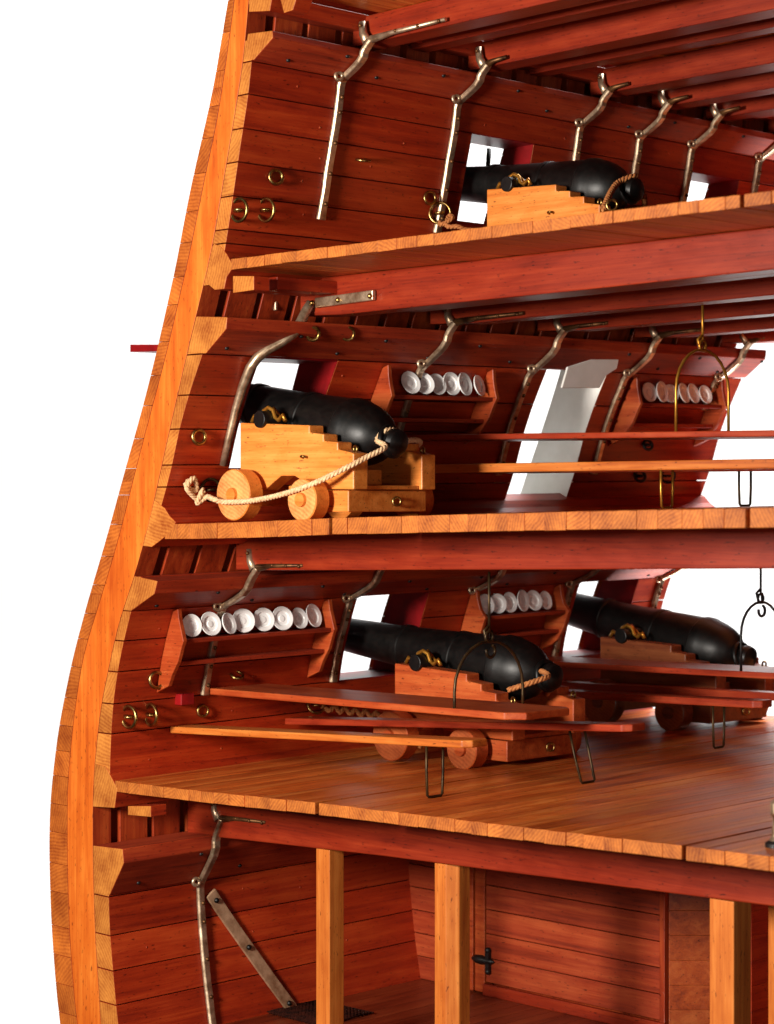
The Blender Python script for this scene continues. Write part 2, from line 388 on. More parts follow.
def strakes(seams, fa, fb, gap, mb, ex=0):
    PORTS_ = [(p[0]-ex, p[1]+ex, p[2]-ex, p[3]+ex) for p in PORTS]
    for za, zb in zip(seams[:-1], seams[1:]):
        a, b = za+gap/2, zb-gap/2
        cuts = sorted({a, b} | {z for p in PORTS_ for z in (p[2], p[3]) if a+.5 < z < b-.5})
        for c, d in zip(cuts[:-1], cuts[1:]):
            ys = [0.0]
            for p in sorted(PORTS_):
                if p[2] < (c+d)/2 < p[3]: ys += [p[0], p[1]]
            ys.append(L)
            for i in range(0, len(ys), 2): mb.strip(rows(fa, fb, c, d), ys[i], ys[i+1])
zpx = lambda px, py: atY(px, py)[2]
inner_seams = [-640, -606, -570, zpx(114,1005), zpx(112,971), zpx(110,936), zpx(108,897), -372, -336, -300, zpx(110,734), zpx(112,704), zpx(117,672), zpx(123,641), zpx(131,611),
               -80, -50, zpx(160,510), zpx(168,487), zpx(173,465), zpx(179,429), zpx(188,395), zpx(200,354), 174, 206, zpx(226,243), zpx(228,229), zpx(231,196), zpx(236,162), zpx(243,128), zpx(247,94), zpx(251,61), 437, 470, 505]
inner_seams = sorted(inner_seams)
# beam-end zones stay open so the frames show there: skip those strakes
mb = MB()
OPEN = [(176, 214), (-80, -45), (-372, -310), (437, 470)]
def inner_strakes():
    for za, zb in zip(inner_seams[:-1], inner_seams[1:]):
        if any(o0-3 <= (za+zb)/2 <= o1+3 for o0, o1 in OPEN): continue
        strakes([za, zb], T1, PF, 1.15, mb)
inner_strakes()
mb.build('inner_planking', [redY, endo], hull, bevel=.45)
mb = MB()
zs = [-640]; 
while zs[-1] < 505: zs.append(zs[-1]+random.choice((30, 33, 36, 27)))
strakes(zs, OUT, T0, .35, mb, 12)
mb.build('outer_planking', [redY, endo2], hull, bevel=.3)
# treenails of the inner planking show as small dark pegs
def peg_rows():
    for za, zb in zip(inner_seams[:-1], inner_seams[1:]):
        if zb-za < 20 or za < -560 or any(o0-3 <= (za+zb)/2 <= o1+3 for o0, o1 in OPEN): continue
        for q in range(7):
            yy = 60+q*122+random.uniform(-45, 45); zz = (za+zb)/2+random.uniform(-7, 7)
            if any(p[0]-8 < yy < p[1]+8 and p[2]-8 < zz < p[3]+8 for p in PORTS): continue
            yield yy, zz
pegs = [p for p in peg_rows()]; random.shuffle(pegs)
for yy, zz in pegs[:90]:
    m = MB(); m.ball((PF(zz)-.5, yy, sh(zz, yy)), 1.5, 0, (.7, 1, 1)); m.build('treenail', ribw, hull)
# frames
y = 0.0; first = True
while y < L-8:
    wd = 24 if first else random.choice((30, 33, 36)); y1 = min(y+wd, L)
    segs = [(-640, 505)]
    for p in PORTS:
        if p[0] < y1 and p[1] > y:
            segs = [q for a, b in segs for q in ((a, min(b, p[2]-1)), (max(a, p[3]+1), b)) if q[1]-q[0] > 4]
    m = MB()
    for a, b in segs: m.strip(rows(lambda z: T0(z)+.6, lambda z: T1(z)-.6, a, b, 14), y+(0 if first else 0), y1, 0, 1 if first else 0)
    m.build('frame_timber', [ribw, orangeZ], hull, bevel=.5)
    y = y1+(12 if first else random.choice((8, 10, 12))); first = False
# port linings
for p in PORTS:
    m = MB()
    TI = (lambda z: OUT(z)-1) if p[4] is whitep else (lambda z: T0(z)-1)
    for (ya, yb) in ((p[0]-3, p[0]+.6), (p[1]-.6, p[1]+3)):
        m.strip([(TI(z), PF(z)-.3, z) for z in [p[2]+(p[3]-p[2])*i/8 for i in range(9)]], ya, yb, 0, 0)
    for (za, zb) in ((p[2]-3, p[2]+.6), (p[3]-.6, p[3]+3)):
        m.strip([(TI(z), PF(z)-.3, z) for z in (za, zb)], p[0], p[1], 0, 0)
    tag(m.build('port_lining', p[4], hull), p[5])
m = MB(); fl = [atX(px, py, 101) for px, py in ((566,367),(590,359.5),(617,359.5),(615,369),(604,376),(598,388),(560,388))]
vs = [(101, y, z) for _, y, z in fl]
m.add([(x, y, z) for x, y, z in vs]+[(x+3, y, z) for x, y, z in vs], [tuple(range(7)), tuple(range(13, 6, -1))]+[(i, 7+i, 7+(i+1) % 7, (i+1) % 7) for i in range(7)])
tag(m.build('lining_flange', whitep, hull, bevel=.8), 'ragged cream flange over the shelf plank')
# beam shelves (clamps)
CL = {'top': [(248,33.6),(272.6,30.5),(273,38),(254,60),(243,59.5)], 'mid': [(194,316.6),(227.4,317),(226.4,329),(206,353.5),(187,353.5)],
      'low': [(125,575.5),(157.7,581),(154.5,594),(131,611),(119,610)], 'hold': [(91,845),(122.7,849),(124,863),(109.8,895),(91,893)]}
def sect(v): return [(max(atY(*p)[0], T1(atY(*p)[2])+.3), atY(*p)[2]) for p in v]
CLP = {k: sect(v) for k, v in CL.items()}
for k, lab in (('top', 'thick upper shelf plank'), ('mid', 'thick middle shelf plank'), ('low', 'thick lower shelf plank'), ('hold', 'thick shelf plank under the lowest deck')):
    m = MB(); m.prismY(CLP[k], -.4, L, 0, 1)
    sp = []
    for q in range(14):
        yb = 30+q*66+random.uniform(-10, 10); a, b = CLP[k][2], CLP[k][3]; t = .12 if q % 2 else .75
        cx_, cz_ = a[0]+(b[0]-a[0])*t, a[1]+(b[1]-a[1])*t
        sp.append((cx_, yb, sh(cz_, yb)))
    so = tag(m.build('beam_shelf', [shelfw, endo], hull, bevel=.9), lab)
    for p_ in sp: m2 = MB(); m2.ball(p_, 2.6, 0, (.8, 1, .8)); m2.build('bolt_head', blackp, so)
WW = [[(214,243.5),(221,246.5),(227,254),(232.5,264),(233,268),(227,277),(224.5,289),(215,290),(207,283.5)],
      [(152,500),(165,508),(170,516),(176,522),(172,531),(160,541),(152,547),(143,546),(140,538)],
      [(92,763),(106,766.5),(113.6,780.7),(117.5,788.4),(115,808),(92,806.5)]]
for q in WW:
    m = MB(); m.prismY(sect(q), -.6, L, 0, 1); m.build('waterway', [redY, endo], hull, bevel=.8)
# topmost waterway pieces under the upper deck
m = MB(); m.prismY(sect(((249,-6),(273,-6),(270,11),(249,12))), -.4, L); m.build('waterway', [redY, endo], hull, bevel=.8)
# small ledge pieces that carry the deck edge next to the frames
for q in (((233,276),(254,276),(254,290),(233,293)), ((128,806),(151,806),(151,817),(128,815)), ((279,-6),(298,-6),(293,10),(284,13))):
    m = MB(); m.prismY(sect(q), -.2, 20); m.build('ledge_block', [redY, endo], hull, bevel=.6)
m = MB(); m.prismY(sect(((228,276),(246,274),(246,287),(230,289))), 40, 121, 0, 0); m.build('ledge_block', [redY, endo], hull, bevel=.8)
# open gunport lid of the near middle port, hinged outside the hull
m = MB(); xo = OUT(142); m.prismY([(xo-3, 150), (xo-3, 156), (xo-142, 163), (xo-142, 155)], 78, 180, 0, 0)
m.build('port_lid', crim, hull, bevel=.6)
m = MB(); m.tube([(xo-2, 92, 160), (xo-20, 92, 158.5), (xo-60, 92, 160.5)], 1.6, 6); m.build('hinge', blackp, hull)
# lid stays seen through the upper ports
m = MB(); m.tube([(T0(380)-14, 402, 372+14), (T0(350)-8, 400, 335)], 2.6, 8); m.build('lid_stay', blackp, hull)
m = MB(); m.torus((T0(360)-6, 726, 368), 13, 3, (1, .3, 0), 24, 8); m.tube([(T0(380)-8, 712, 388), (T0(365)-6, 722, 378)], 2.6); m.build('lid_stay', blackp, hull)

# ------------------------------------------------------------------ decks
def interp(tab):
    def g(x):
        for (a, b), (c, d) in zip(tab[:-1], tab[1:]):
            if x <= c: return b+(d-b)*(x-a)/(c-a)
        return b+(d-b)*(x-a)/(c-a)
    return g
DZ = {0: interp([(170, 486), (760, 492)]), 1: interp([(60, 229.0), (737, 231)]), 2: interp([(-20, -27.5), (60, -26), (160, -23), (230, -20), (376, -16), (514, -12.5), (737, -8)]),
      3: interp([(-80, -291), (62, -287.8), (230, -282), (376, -279), (514, -276), (652, -272.5), (737, -271)])}
DT = {0: 12, 1: 10, 2: 15, 3: 11}
def deck(i, x0, x1, w_, label, joints=()):
    m = MB(); x = x0; g = DZ[i]; t = DT[i]
    while x < x1-1:
        xe = min(x+w_*random.uniform(.85, 1.15), x1)
        for j in joints:
            if x < j < xe+3: xe = j-2.2
        gp = .15
        ja, jb, jc = random.uniform(-.3, .2), random.uniform(-.4, .4), random.uniform(-.3, .2)
        m.prismY([(x+gp, g(x)-t+jb), (xe-gp, g(xe)-t+jb*.3), (xe-gp, g(xe)+ja), ((x+xe)/2, (g(x)+g(xe))/2+jc), (x+gp, g(x)+ja)], random.uniform(-.8, .5), L, 0, 1)
        x = xe
        if any(abs(xe-(j-2.2)) < .01 for j in joints): x = xe+4.4
    o = m.build('ship_deck', [deckw, endd], loc=(x0, 0, g(x0)), bevel=.4, seg=2)
    tag(o, label, 'deck')
deck(0, 186, 800, 24, 'topmost deck planking, only its underside showing above the upper cannon')
deck(1, atY(231,268)[0], 800, 22, 'upper deck of narrow red planks carrying the upper cannon', (atY(742,200)[0],))
deck(2, atY(165,527)[0], 800, 22, 'middle deck of planks under the pale wooden cannon carriage', (atY(331,520)[0], atY(748,520)[0]))
deck(3, atY(115,785)[0], 800, 21, 'lowest planked deck with the wide lit red floor', (atY(317,805)[0], atY(684,850)[0]))

# beams
def beam(y0, wd, ztop, zbot, x0, label, x1=800, t=1.0):
    N_ = 12; xs = [x0+(x1-x0)*i/N_ for i in range(N_+1)]
    m = MB(); m.prismY([(x, zbot(x)) for x in xs]+[(x, ztop(x)) for x in reversed(xs)], y0, y0+wd, 0, 0)
    o = m.build('deck_beam', redX, loc=(x0, y0, zbot(x0)), bevel=1.2)
    tag(o, label, 'beam', 'beams carrying the decks')
def bot(i, d): return lambda x: DZ[i](x)-DT[i]-.4
ords = ['nearest', 'second', 'third', 'fourth', 'fifth', 'sixth', 'seventh', 'eighth', 'ninth', 'tenth', 'eleventh', 'twelfth']
zb0 = interp([(150, 446), (250, 446.5), (800, 449)])
tb = [119, 205, 286, 385, 484, 540, 594, 645, 697, 760, 823, 866]
for i, yb in enumerate(tb):
    d = 0 if i % 2 == 0 else 9
    beam(yb+4 if i % 2 == 0 else yb, 30 if i % 2 == 0 else 22, bot(0, 0), (lambda x, d=d: zb0(x)+d), 150, ords[i]+' cross beam counted from the cut end, under the topmost deck')
b1 = interp([(60, 183), (120, 179.5), (219, 180.7), (469, 182.7), (653, 185.5), (800, 187)])
for i, yb in enumerate([116, 210, 305, 392, 480, 567, 655, 740, 829]):
    d = 0 if i % 2 == 0 else 8
    beam(yb+4, 30 if i % 2 == 0 else 20, bot(1, 0), (lambda x, d=d: b1(x)+d), 76, ords[i]+' cross beam counted from the cut end, under the upper deck')
b2 = interp([(-80, -79), (62, -76.4), (339, -69), (737, -58), (800, -57)])
for i, yb in enumerate([116, 307, 519, 686, 850]):
    beam(yb+4, 30, bot(2, 0), b2, -24, ords[i]+' cross beam counted from the cut end, under the middle deck')
b3 = interp([(p[0], p[2]) for p in (atY(px, py, 124) for px, py in ((165, 832), (240, 840), (380, 856), (502, 872), (665, 893), (774, 907)))])
for i, yb in enumerate([116, 280, 400]):
    beam(yb+4, 30, bot(3, 0), b3, -104, ords[i]+' cross beam counted from the cut end, under the lowest deck')

# ------------------------------------------------------------------ iron knees
def rivet(m, p, r=2.1, mi=0): m.ball(p, r, mi)
def knee(level, yk, zlow, label, arm=70, beamz=None):
    C_ = CLP[level]; top, mid_, lowp = C_[1], C_[2], C_[3]
    z_c = lowp[1]
    path = []; k = 9
    for i in range(k+1):
        z = zlow+(z_c-5-zlow)*i/k
        path.append((PF(z)+.6, yk+random.uniform(-.5, .5), sh(z, yk)))
    path.append((lowp[0]+1.5, yk, sh(z_c+.5, yk)))
    path.append(((lowp[0]+mid_[0])/2+1, yk, sh((z_c+mid_[1])/2-1.5, yk)))
    path.append((mid_[0]+1.2, yk, sh(mid_[1]-1.5, yk)))
    bz = sh(beamz, yk)
    path.append((top[0]+3, yk, sh(top[1], yk)-2))
    path.append((top[0]+14, yk, bz+2))
    rw = [5.6, 4.8, 4.4, 4.8, 4.5, 4.9, 4.6, 4.8, 4.6, 4.7, 4.6, 4.8, 5.2, 5.0, 4.6]
    q_, w_ = [path[0]], [rw[0]]
    for i in range(len(path)-1):
        a_, b_ = Vector(path[i]), Vector(path[i+1])
        q_ += [a_.lerp(b_, .25), a_.lerp(b_, .75)]; w_ += [rw[i]*.75+rw[i+1]*.25, rw[i]*.25+rw[i+1]*.75]
    q_.append(path[-1]); w_.append(rw[-1])
    t = thing('iron_knee', path[0], label, 'iron knee', 'iron knees bracing the deck beams')
    m = MB(); m.strap(q_, w_, 4.6); m.build('bracket', knee_m, t, bevel=.7); m = MB()
    ax = top[0]+14
    m.tube([(ax, yk, bz+1), (ax+arm*.3, yk+.5, bz+3.5), (ax+arm, yk+1, bz+5)], [4.2, 2.6, 2.0], 8)
    m.build('beam_arm', kneed if not (level == 'top' and yk < 130) else knee_m, t)
    m = MB(); m.tube([(top[0]+10, yk-1, bz-1), (top[0]+3, yk, bz+8), (top[0]+1, yk+1, bz+20)], [4.8, 4.2, 3.8], 8); m.build('spur', knee_m, t)
    for p_, r_ in [((path[i][0]+5, yk+.6, path[i][2]), 2.3) for i in (1, 3, 5, 7, 8)]+[((ax+arm*q, yk-1.2, bz+4), 1.9) for q in ((.35, .65, .93) if arm > 50 else ())]+[((top[0]+2.5, yk-3.4, bz+16), 2.2)]:
        m = MB(); rivet(m, p_, r_); m.build('rivet', kneed, t)
    # ear with a bolt at the lower edge of the shelf plank
    m = MB(); ex, ez = lowp[0]+4, sh(z_c-1, yk)
    m.torus((ex, yk-8.5, ez), 3.8, 2.0, (1, -.3, 0), 16, 8); m.tube([(ex, yk-5, ez), (ex, yk, ez)], 2.4)
    m.build('ear', knee_m, t)
    return t
lev = {'top': 446, 'mid': 180.5, 'low': -76, 'hold': -342}
for i, (yk, zl) in enumerate([(116, 277), (284, 277), (482, 284), (588, 284), (686, 284), (821, 284)]):
    knee('top', yk, zl, arm=100 if i == 0 else 26, label=['nearest iron knee on the upper deck wall, left of the cannon', 'iron knee at the near edge of the upper cannon port', 'iron knee behind the barrel of the upper cannon',
         'iron knee behind the upper cannon breech, second past its port', 'iron knee at the near edge of the farthest upper port', 'last iron knee of the upper deck at the far right'][i], beamz=lev['top'])
for i, (yk, zl) in enumerate([(305, 30), (483, 20), (655, 20), (835, 100)]):
    knee('mid', yk, zl, ['iron knee passing behind the nearer plate rack of the middle deck', 'iron knee at the near edge of the cream painted port', 'iron knee between cream port and farther middle plate rack',
         'iron knee at the far end of the middle deck'][i], beamz=lev['mid'], arm=62 if i else 96)
for i, (yk, zl) in enumerate([(120, -212), (307, -212), (512, -190), (688, -212), (868, -200)]):
    knee('low', yk, zl, ['iron knee behind the long rack of eight plates', 'iron knee at the near edge of the first lower deck port', 'iron knee behind the short plate rack of the lower deck',
         'iron knee at the near edge of the farther lower port', 'last iron knee of the lower deck, at the hull end'][i], beamz=lev['low'])
knee('hold', 120, -590, 'iron knee on the curved wall below the lowest deck', beamz=lev['hold'])
# first, smoothly bent knee of the middle deck with its strap
t = thing('iron_knee', Wp(62, 30), 'smooth shiny bent iron knee beside the first middle deck port, left of the cannon', 'iron knee', 'iron knees bracing the deck beams')
pth = [Wp(64, 32, 3), Wp(64, 60, 3), Wp(63, 90, 3.2), Wp(62, 112, 4)]
pth += [atY(250,368,60), atY(258,357,64), atY(268,349,72), atY(281,342,82), atY(294,333,93), atY(301,322,103), atY(306,311,111), atY(311,302,115)]
m = MB(); m.tube(pth, [3.6, 4, 4.2, 4.6, 5, 5.2, 5.4, 5.4, 5.4, 5.4, 5, 4.2], 12); m.build('bracket_arm', knee_m, t)
a, b = atY(316,303,116), atY(374,295,116); m = MB()
m.hexa([(a[0], 114, a[2]-5), (b[0], 114, b[2]-5), (b[0], 118.5, b[2]-5), (a[0], 118.5, a[2]-5), (a[0], 114, a[2]+5), (b[0], 114, b[2]+5), (b[0], 118.5, b[2]+5), (a[0], 118.5, a[2]+5)])
m.build('strap', knee_m, t, bevel=1)
for px, py in ((312, 303), (338, 300), (370, 296)): m = MB(); rivet(m, atY(px, py, 113.5), 2.8); m.build('rivet', brass, t)
m = MB(); a = atY(271, 306, 100); m.box(a[0]-8, a[0]+9, 98, 101, a[2]-5, a[2]+5); m.ball((a[0], 97.5, a[2]), 3); m.build('bolt_plate', knee_m, t, bevel=.8)
# diagonal flat strap in the hold
t = thing('iron_strap', Wp(142, -428), 'flat diagonal iron strap with bolts running down the curved hold wall', 'iron strap')
m = MB(); vs = []
for i in range(13):
    q = i/12; yy = 133+(236-133)*q; zz = -424+(-566+424)*q; nx = 6.2
    for (dy, dz, off) in ((-nx, -nx*.62, 1.2), (nx, nx*.62, 1.2), (nx, nx*.62, 4.6), (-nx, -nx*.62, 4.6)):
        p = Wp(yy+dy, zz+dz, off); vs.append(p)
fs = [(i*4+k, i*4+(k+1) % 4, i*4+4+(k+1) % 4, i*4+4+k) for i in range(12) for k in range(4)]+[(3, 2, 1, 0), (48, 49, 50, 51)]
m.add(vs, fs); m.build('bar', strapm, t, bevel=.8)
for q in (.06, .45, .92): m = MB(); rivet(m, Wp(133+103*q, -424-142*q, 5.5), 3); m.build('bolt', iron, t)

# ------------------------------------------------------------------ cannons
def cannon(X0, Yc, zd, elev, label, woods, sc_=1.0, yaw=0.0):
    body, endm, axm = woods
    t = thing('cannon', (X0, Yc, zd), label, 'cannon', 'cannons on wooden truck carriages')
    t['_base'] = (0, 0, 0); t.rotation_euler = (0, 0, -yaw)      # parts are laid out about the front axle, then turned
    t.scale = (sc_,)*3
    prof_c = [(-11, 30), (-11, 98), (92, 93), (92, 86), (112, 84), (112, 77.5), (132, 76), (132, 69), (154, 65), (154, 30.5), (92, 31), (82, 39), (70, 44), (50, 44), (36, 36), (26, 30)]
    for sgn in (-1, 1):
        m = MB(); y0, y1 = (37, 56) if sgn > 0 else (-56, -37)
        m.prismY(prof_c, y0, y1, 0, 0, False); m.build('cheek', [body], t, bevel=1.1)
        m = MB(); yy = sgn*48; q = 8
        m.tube([(a+q, yy, b+3.5) for a, b in ((-10, 95), (-6, 101), (0, 98), (5, 100), (8, 106), (15, 109), (22, 106), (25, 99), (30, 96), (37, 101), (40, 95))], 2.2, 8)
        m.build('cap_strap', goldw, t)
        m = MB(); m.tube([(q-4, yy-sgn*7, 99), (q+5, yy-sgn*7, 103), (q+15, yy-sgn*7, 112), (q+25, yy-sgn*7, 103), (q+33, yy-sgn*7, 99)], 1.9, 6)
        m.build('cap_strap', goldw, t)
    m = MB(); m.box(-6, 18, -63, 63, 14, 34); m.build('front_axle', [axm], t, bevel=1)
    m = MB(); m.box(94, 147, -56, 50, 9, 29.6); m.tube([(108, -63, 20), (108, 63, 20)], 7, 12); m.build('rear_axle', [axm], t, bevel=1)
    m = MB(); m.box(40, 150, -36.5, 36.5, 30.5, 34.5); m.build('bed', [body], t, bevel=.8)
    m = MB(); m.hexa([(70, -13, 34.8), (122, -13, 34.8), (122, 13, 34.8), (70, 13, 34.8), (70, -13, 42), (122, -13, 50), (122, 13, 50), (70, 13, 42)]); m.build('quoin', [axm], t, bevel=.8)
    for x, r in ((7, 25.5), (108, 20.5)):
        for sgn in (-1, 1):
            m = MB(); o = (x, sgn*63, r)
            m.lathe(o, (0, sgn, 0), [(0, 0), (0, r-1), (.8, r), (17, r), (18, r-1), (18, 0)], 40, mfun=lambda i: 1 if i == 4 else 0)
            wh = m.build('wheel', [axm, endm], t)
            for p_ in wh.data.polygons: p_.use_smooth = abs(p_.normal.y) < .5
            m = MB(); m.lathe((x, sgn*80.8, r), (0, sgn, 0), [(0, 0), (0, 7), (3.5, 6.6), (4, 0)], 20)
            hb = m.build('hub', [axm], wh)
            for p_ in hb.data.polygons: p_.use_smooth = abs(p_.normal.y) < .5
    ce, se = math.cos(elev), math.sin(elev); ax = Vector((ce, 0, -se)); o = Vector((14, 0, 104.5))
    P_ = [(-190, 0), (-190, 9), (-208, 9.5), (-209, 13), (-208, 19), (-200, 22), (-193, 22), (-184, 18.3), (-176, 17.8), (-175, 19.4), (-171, 19.4), (-170, 17.9), (-66, 22.2), (-65, 24.2), (-58, 24.2), (-57, 23), (-20, 25), (16, 27.6),
          (17, 29.0), (23, 29.0), (24, 28.2), (70, 31.6), (80, 32.2), (82, 33.8), (90, 33.8), (93, 32.8), (103, 31), (112, 28.4), (119, 25), (125, 20.5), (129, 16), (131, 12.5), (133, 10.5), (135, 10.5), (138, 13), (143, 14), (148, 12.5), (151, 8), (152.5, 0)]
    m = MB(); m.lathe(o, ax, P_, 56); m.build('barrel', iron, t)
    m = MB(); m.tube([(22, -60, 100.5), (22, 60, 100.5)], 8.6, 24); m.build('trunnion', iron, t, bevel=.8)
    m = MB(); m.torus(o+ax*137, 14.5, 2.8, (1, 0, .2), 24, 8); m.build('breeching_ring', iron, t)
    for c_, n_, r_ in [((150, 6, 19), (1, -.5, 0), 4)]+[((146, g*46, 69), (.3, 1, 0), 3.4) for g in (-1, 1)]+[((86, g*57.5, 62), (0, .3, 1), 3.4) for g in (-1, 1)]:
        m = MB(); m.torus(c_, r_, 1.25, n_, 18, 6); m.build('eyebolt', brass, t)
    return t
def zdk(i, x, y): return sh(DZ[i](x), y)
cannon(58, 121, zdk(2, 100, 115), math.radians(11.5), 'black cannon on a pale wooden carriage at the middle deck edge, barrel raised', (pale, endw, pale))
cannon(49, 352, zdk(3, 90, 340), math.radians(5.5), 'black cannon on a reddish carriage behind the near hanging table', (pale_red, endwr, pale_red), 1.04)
cannon(-2, 764, zdk(3, 60, 764), math.radians(10), 'dark cannon in shadow at the far end of the lowest deck', (shaded_pale, endwr, shaded_pale), 1.07)
cannon(179, 350, zdk(1, 230, 350)-3, math.radians(7.5), 'black cannon on an orange carriage standing on the upper deck', (pale, endw, pale), .92)

# ------------------------------------------------------------------ plate racks and plates
oct_names = ['first', 'second', 'third', 'fourth', 'fifth', 'sixth', 'seventh', 'eighth']
def rack(ya, yb, ztop, label, n_pl, where, py0, py1, h=82, dep=34):
    """ztop: height of the peak of the side boards (section height)"""
    base = (PF(ztop-40), (ya+yb)/2, sh(ztop-h, (ya+yb)/2))
    t = thing('plate_rack', base, label, 'plate rack', 'wall racks for plates')
    def pt(d, z, y): return (PF(z)+d, y, sh(z, y))
    pr = [(0, 0), (7, 3), (14, -9), (22, -20), (dep, -30), (dep-1, -36), (dep-2, -52), (dep-8, -66), (18, -h+6), (4, -h), (0, -h-2), (0, -h*.6), (0, -30)]
    for y in (ya, yb):
        m = MB(); n_ = len(pr)
        vs = [pt(d+.8, ztop+z, y-2.6) for d, z in pr]+[pt(d+.8, ztop+z, y+2.6) for d, z in pr]
        fs = [tuple(range(n_)), tuple(range(2*n_-1, n_-1, -1))]+[(i, n_+i, n_+(i+1) % n_, (i+1) % n_) for i in range(n_)]
        m.add(vs, fs); m.build('side_board', redZ if 0 else tablew, t, bevel=.7)
    for dz, d1, th_ in ((-33, dep-3, 4.5), (-57, dep-6, 4.5)):
        m = MB(); z = ztop+dz
        q = [pt(1, z, ya+2.6), pt(1, z, yb-2.6)]
        xin0, xin1 = PF(z)+1, PF(z)+d1
        m.add([(xin0, ya+2.7, sh(z, ya)), (xin1, ya+2.7, sh(z, ya)), (xin1, yb-2.7, sh(z, yb)), (xin0, yb-2.7, sh(z, yb)),
               (xin0, ya+2.7, sh(z, ya)+th_), (xin1, ya+2.7, sh(z, ya)+th_), (xin1, yb-2.7, sh(z, yb)+th_), (xin0, yb-2.7, sh(z, yb)+th_)],
              [(0, 3, 2, 1), (4, 5, 6, 7), (0, 1, 5, 4), (1, 2, 6, 5), (2, 3, 7, 6), (3, 0, 4, 7)])
        m.build('shelf', shelfw, t, bevel=.6)
    out = []
    for i in range(n_pl):
        yy = py0+(py1-py0)*i/(n_pl-1)+random.uniform(-1.5, 1.5)
        r = random.uniform(11.6, 13.6); z = ztop-33+4.6
        lean = random.uniform(.16, .34); turn = random.uniform(-.28, .28)
        nv = Vector((math.cos(lean)*math.cos(turn), math.sin(turn), math.sin(lean))).normalized()
        upv = (Vector((0, 0, 1))-nv*nv.z).normalized()
        foot = Vector((PF(z)+19+random.uniform(-3, 3), yy, sh(z, yy)+.8))
        c = foot+upv*r
        m = MB(); m.lathe(c, nv, [(-1.6, 0), (-1.6, r*.55), (0.4, r*.62), (1.2, r*.98), (1.9, r), (2.5, r*.97), (1.5, r*.66), (.1, r*.6), (-.2, r*.3), (.6, r*.24), (.7, 0)], 30)
        o = m.build('plate', chinam, loc=foot)
        tag(o, f'{oct_names[i]} small white plate from the left in {where}', 'plate', 'white plates standing in the wall racks')
    return t
rack(57, 270, -119, 'long wall rack with two shelves holding eight plates, left end of the lower deck', 8, 'the long lower deck rack', 74, 250, 84, 29)
rack(509, 660, -119, 'short plate rack between the two lower deck cannons', 6, 'the short lower deck rack', 524, 636, 78)
rack(252, 416, 134, 'plate rack right of the pale cannon on the middle deck', 6, 'the middle deck rack beside the cannon', 288, 398, 78, 30)
rack(672, 842, 133, 'plate rack at the far end of the middle deck, behind the hanging loop', 6, 'the farthest middle deck rack', 700, 812, 78, 30)

# ------------------------------------------------------------------ ring bolts
def ring(p, R, r, normal, label, stem=True, mat=None):
    m = MB(); m.torus(p, R, r, normal, 28, 8)
    if stem:
        nx = Vector((1, 0, 0)); c = Vector(p); 
        m.tube([c+Vector((-8, 1, 0)), c+Vector((3, 1, 0))], r*1.05, 8)
        m.torus(c+Vector((0, 0, R*.0)), R*.36, r*.9, (0, 0, 1), 16, 6)
    o = m.build('ring_bolt', mat or brass, loc=p); tag(o, label, 'ring bolt', 'metal rings and eyebolts on the walls')
def wr(px, py, off): return wall(px, py, off)
ring(wr(239,210,8), 11, 1.7, (.05,-1,0), 'left one of two big brass rings low on the upper deck wall')
ring(wr(266,210,8), 11, 1.7, (.05,-1,0), 'right one of two big brass rings low on the upper deck wall')
ring(wr(276,177,4), 7, 1.7, (1,-.25,0), 'small brass eye above the two big upper deck rings', False)
ring(wr(363,160,4), 7, 1.5, (.25,-.1,1), 'small flat brass ring high between the first two upper knees', False)
ring(wr(430,198,4), 6.5, 1.5, (1,-.25,0), 'small brass eye just left of the second upper knee', False)
ring(wr(440,213,8), 11, 1.7, (.8,-1,0), 'brass ring with a tied rope at the upper deck edge')
ring(wr(199,437,4), 7, 1.9, (1,-.2,0), 'small brass eye on the wall left of the middle deck port', False)
ring(wr(211,490,8), 11, 1.7, (1,-.2,0), 'dark ring behind the front wheel of the middle deck cannon', True, dwire)
ring((CLP['mid'][1][0]-3, atX(309,334,95)[1], atX(309,334,95)[2]), 6.5, 2, (1,-.5,-.3), 'left eye bolt on the shelf plank above the middle deck cannon', False)
ring((CLP['mid'][1][0]-3, atX(344,334,95)[1], atX(344,334,95)[2]), 6.5, 1.6, (1,-.5,-.3), 'right eye bolt on the shelf plank above the middle deck cannon', False)
ring(wr(157,680,4), 8, 2, (1,-.25,0), 'small brass eye just left of the long plate rack', False)
ring(wr(129,717,8), 11, 2.0, (.05,-1,0), 'leftmost big brass ring on the lower deck wall')
ring(wr(151,715,8), 11, 2.0, (-.1,-1,0), 'big brass ring second from left on the lower deck wall')
ring(wr(237,675,4), 6.5, 1.7, (.6,-.2,1), 'small ring on the wall under the long plate rack', False)
ring(wr(203,711,3), 6, 1.5, (1,-.25,0), 'narrow brass staple below the long plate rack', False)
ring(wr(316,705,7), 9.5, 1.6, (.9,-.4,.4), 'brass ring beside a rope coil near the first lower port')
ring(atX(407,573,-20), 5.5, 1.6, (1,-.5,-.3), 'left eye bolt on the lower deck shelf plank', False)
ring(atX(438,573,-20), 5.5, 1.6, (1,-.5,-.3), 'right eye bolt on the lower deck shelf plank', False)
ring(wr(648,445,5), 6, 1.8, (.9,-.4,.3), 'upper dark ring below the farthest middle deck rack', True, blackp)
ring(wr(640,476,6), 7, 2.0, (.9,-.4,.3), 'left dark ring low on the wall at the far end of the middle deck', True, blackp)
ring(wr(668,476,9), 8.5, 1.6, (.5,-1,0), 'right dark ring low on the wall at the far end of the middle deck', True, blackp)
ring(atY(612,205,268), 5, 1.4, (.8,-.8,0), 'little brass eye beside the rope of the upper cannon', False)
m = MB(); a = wall(185, 699, 5); m.box(a[0]-7, a[0]+5, a[1]-9, a[1]+9, a[2]-6, a[2]+6)
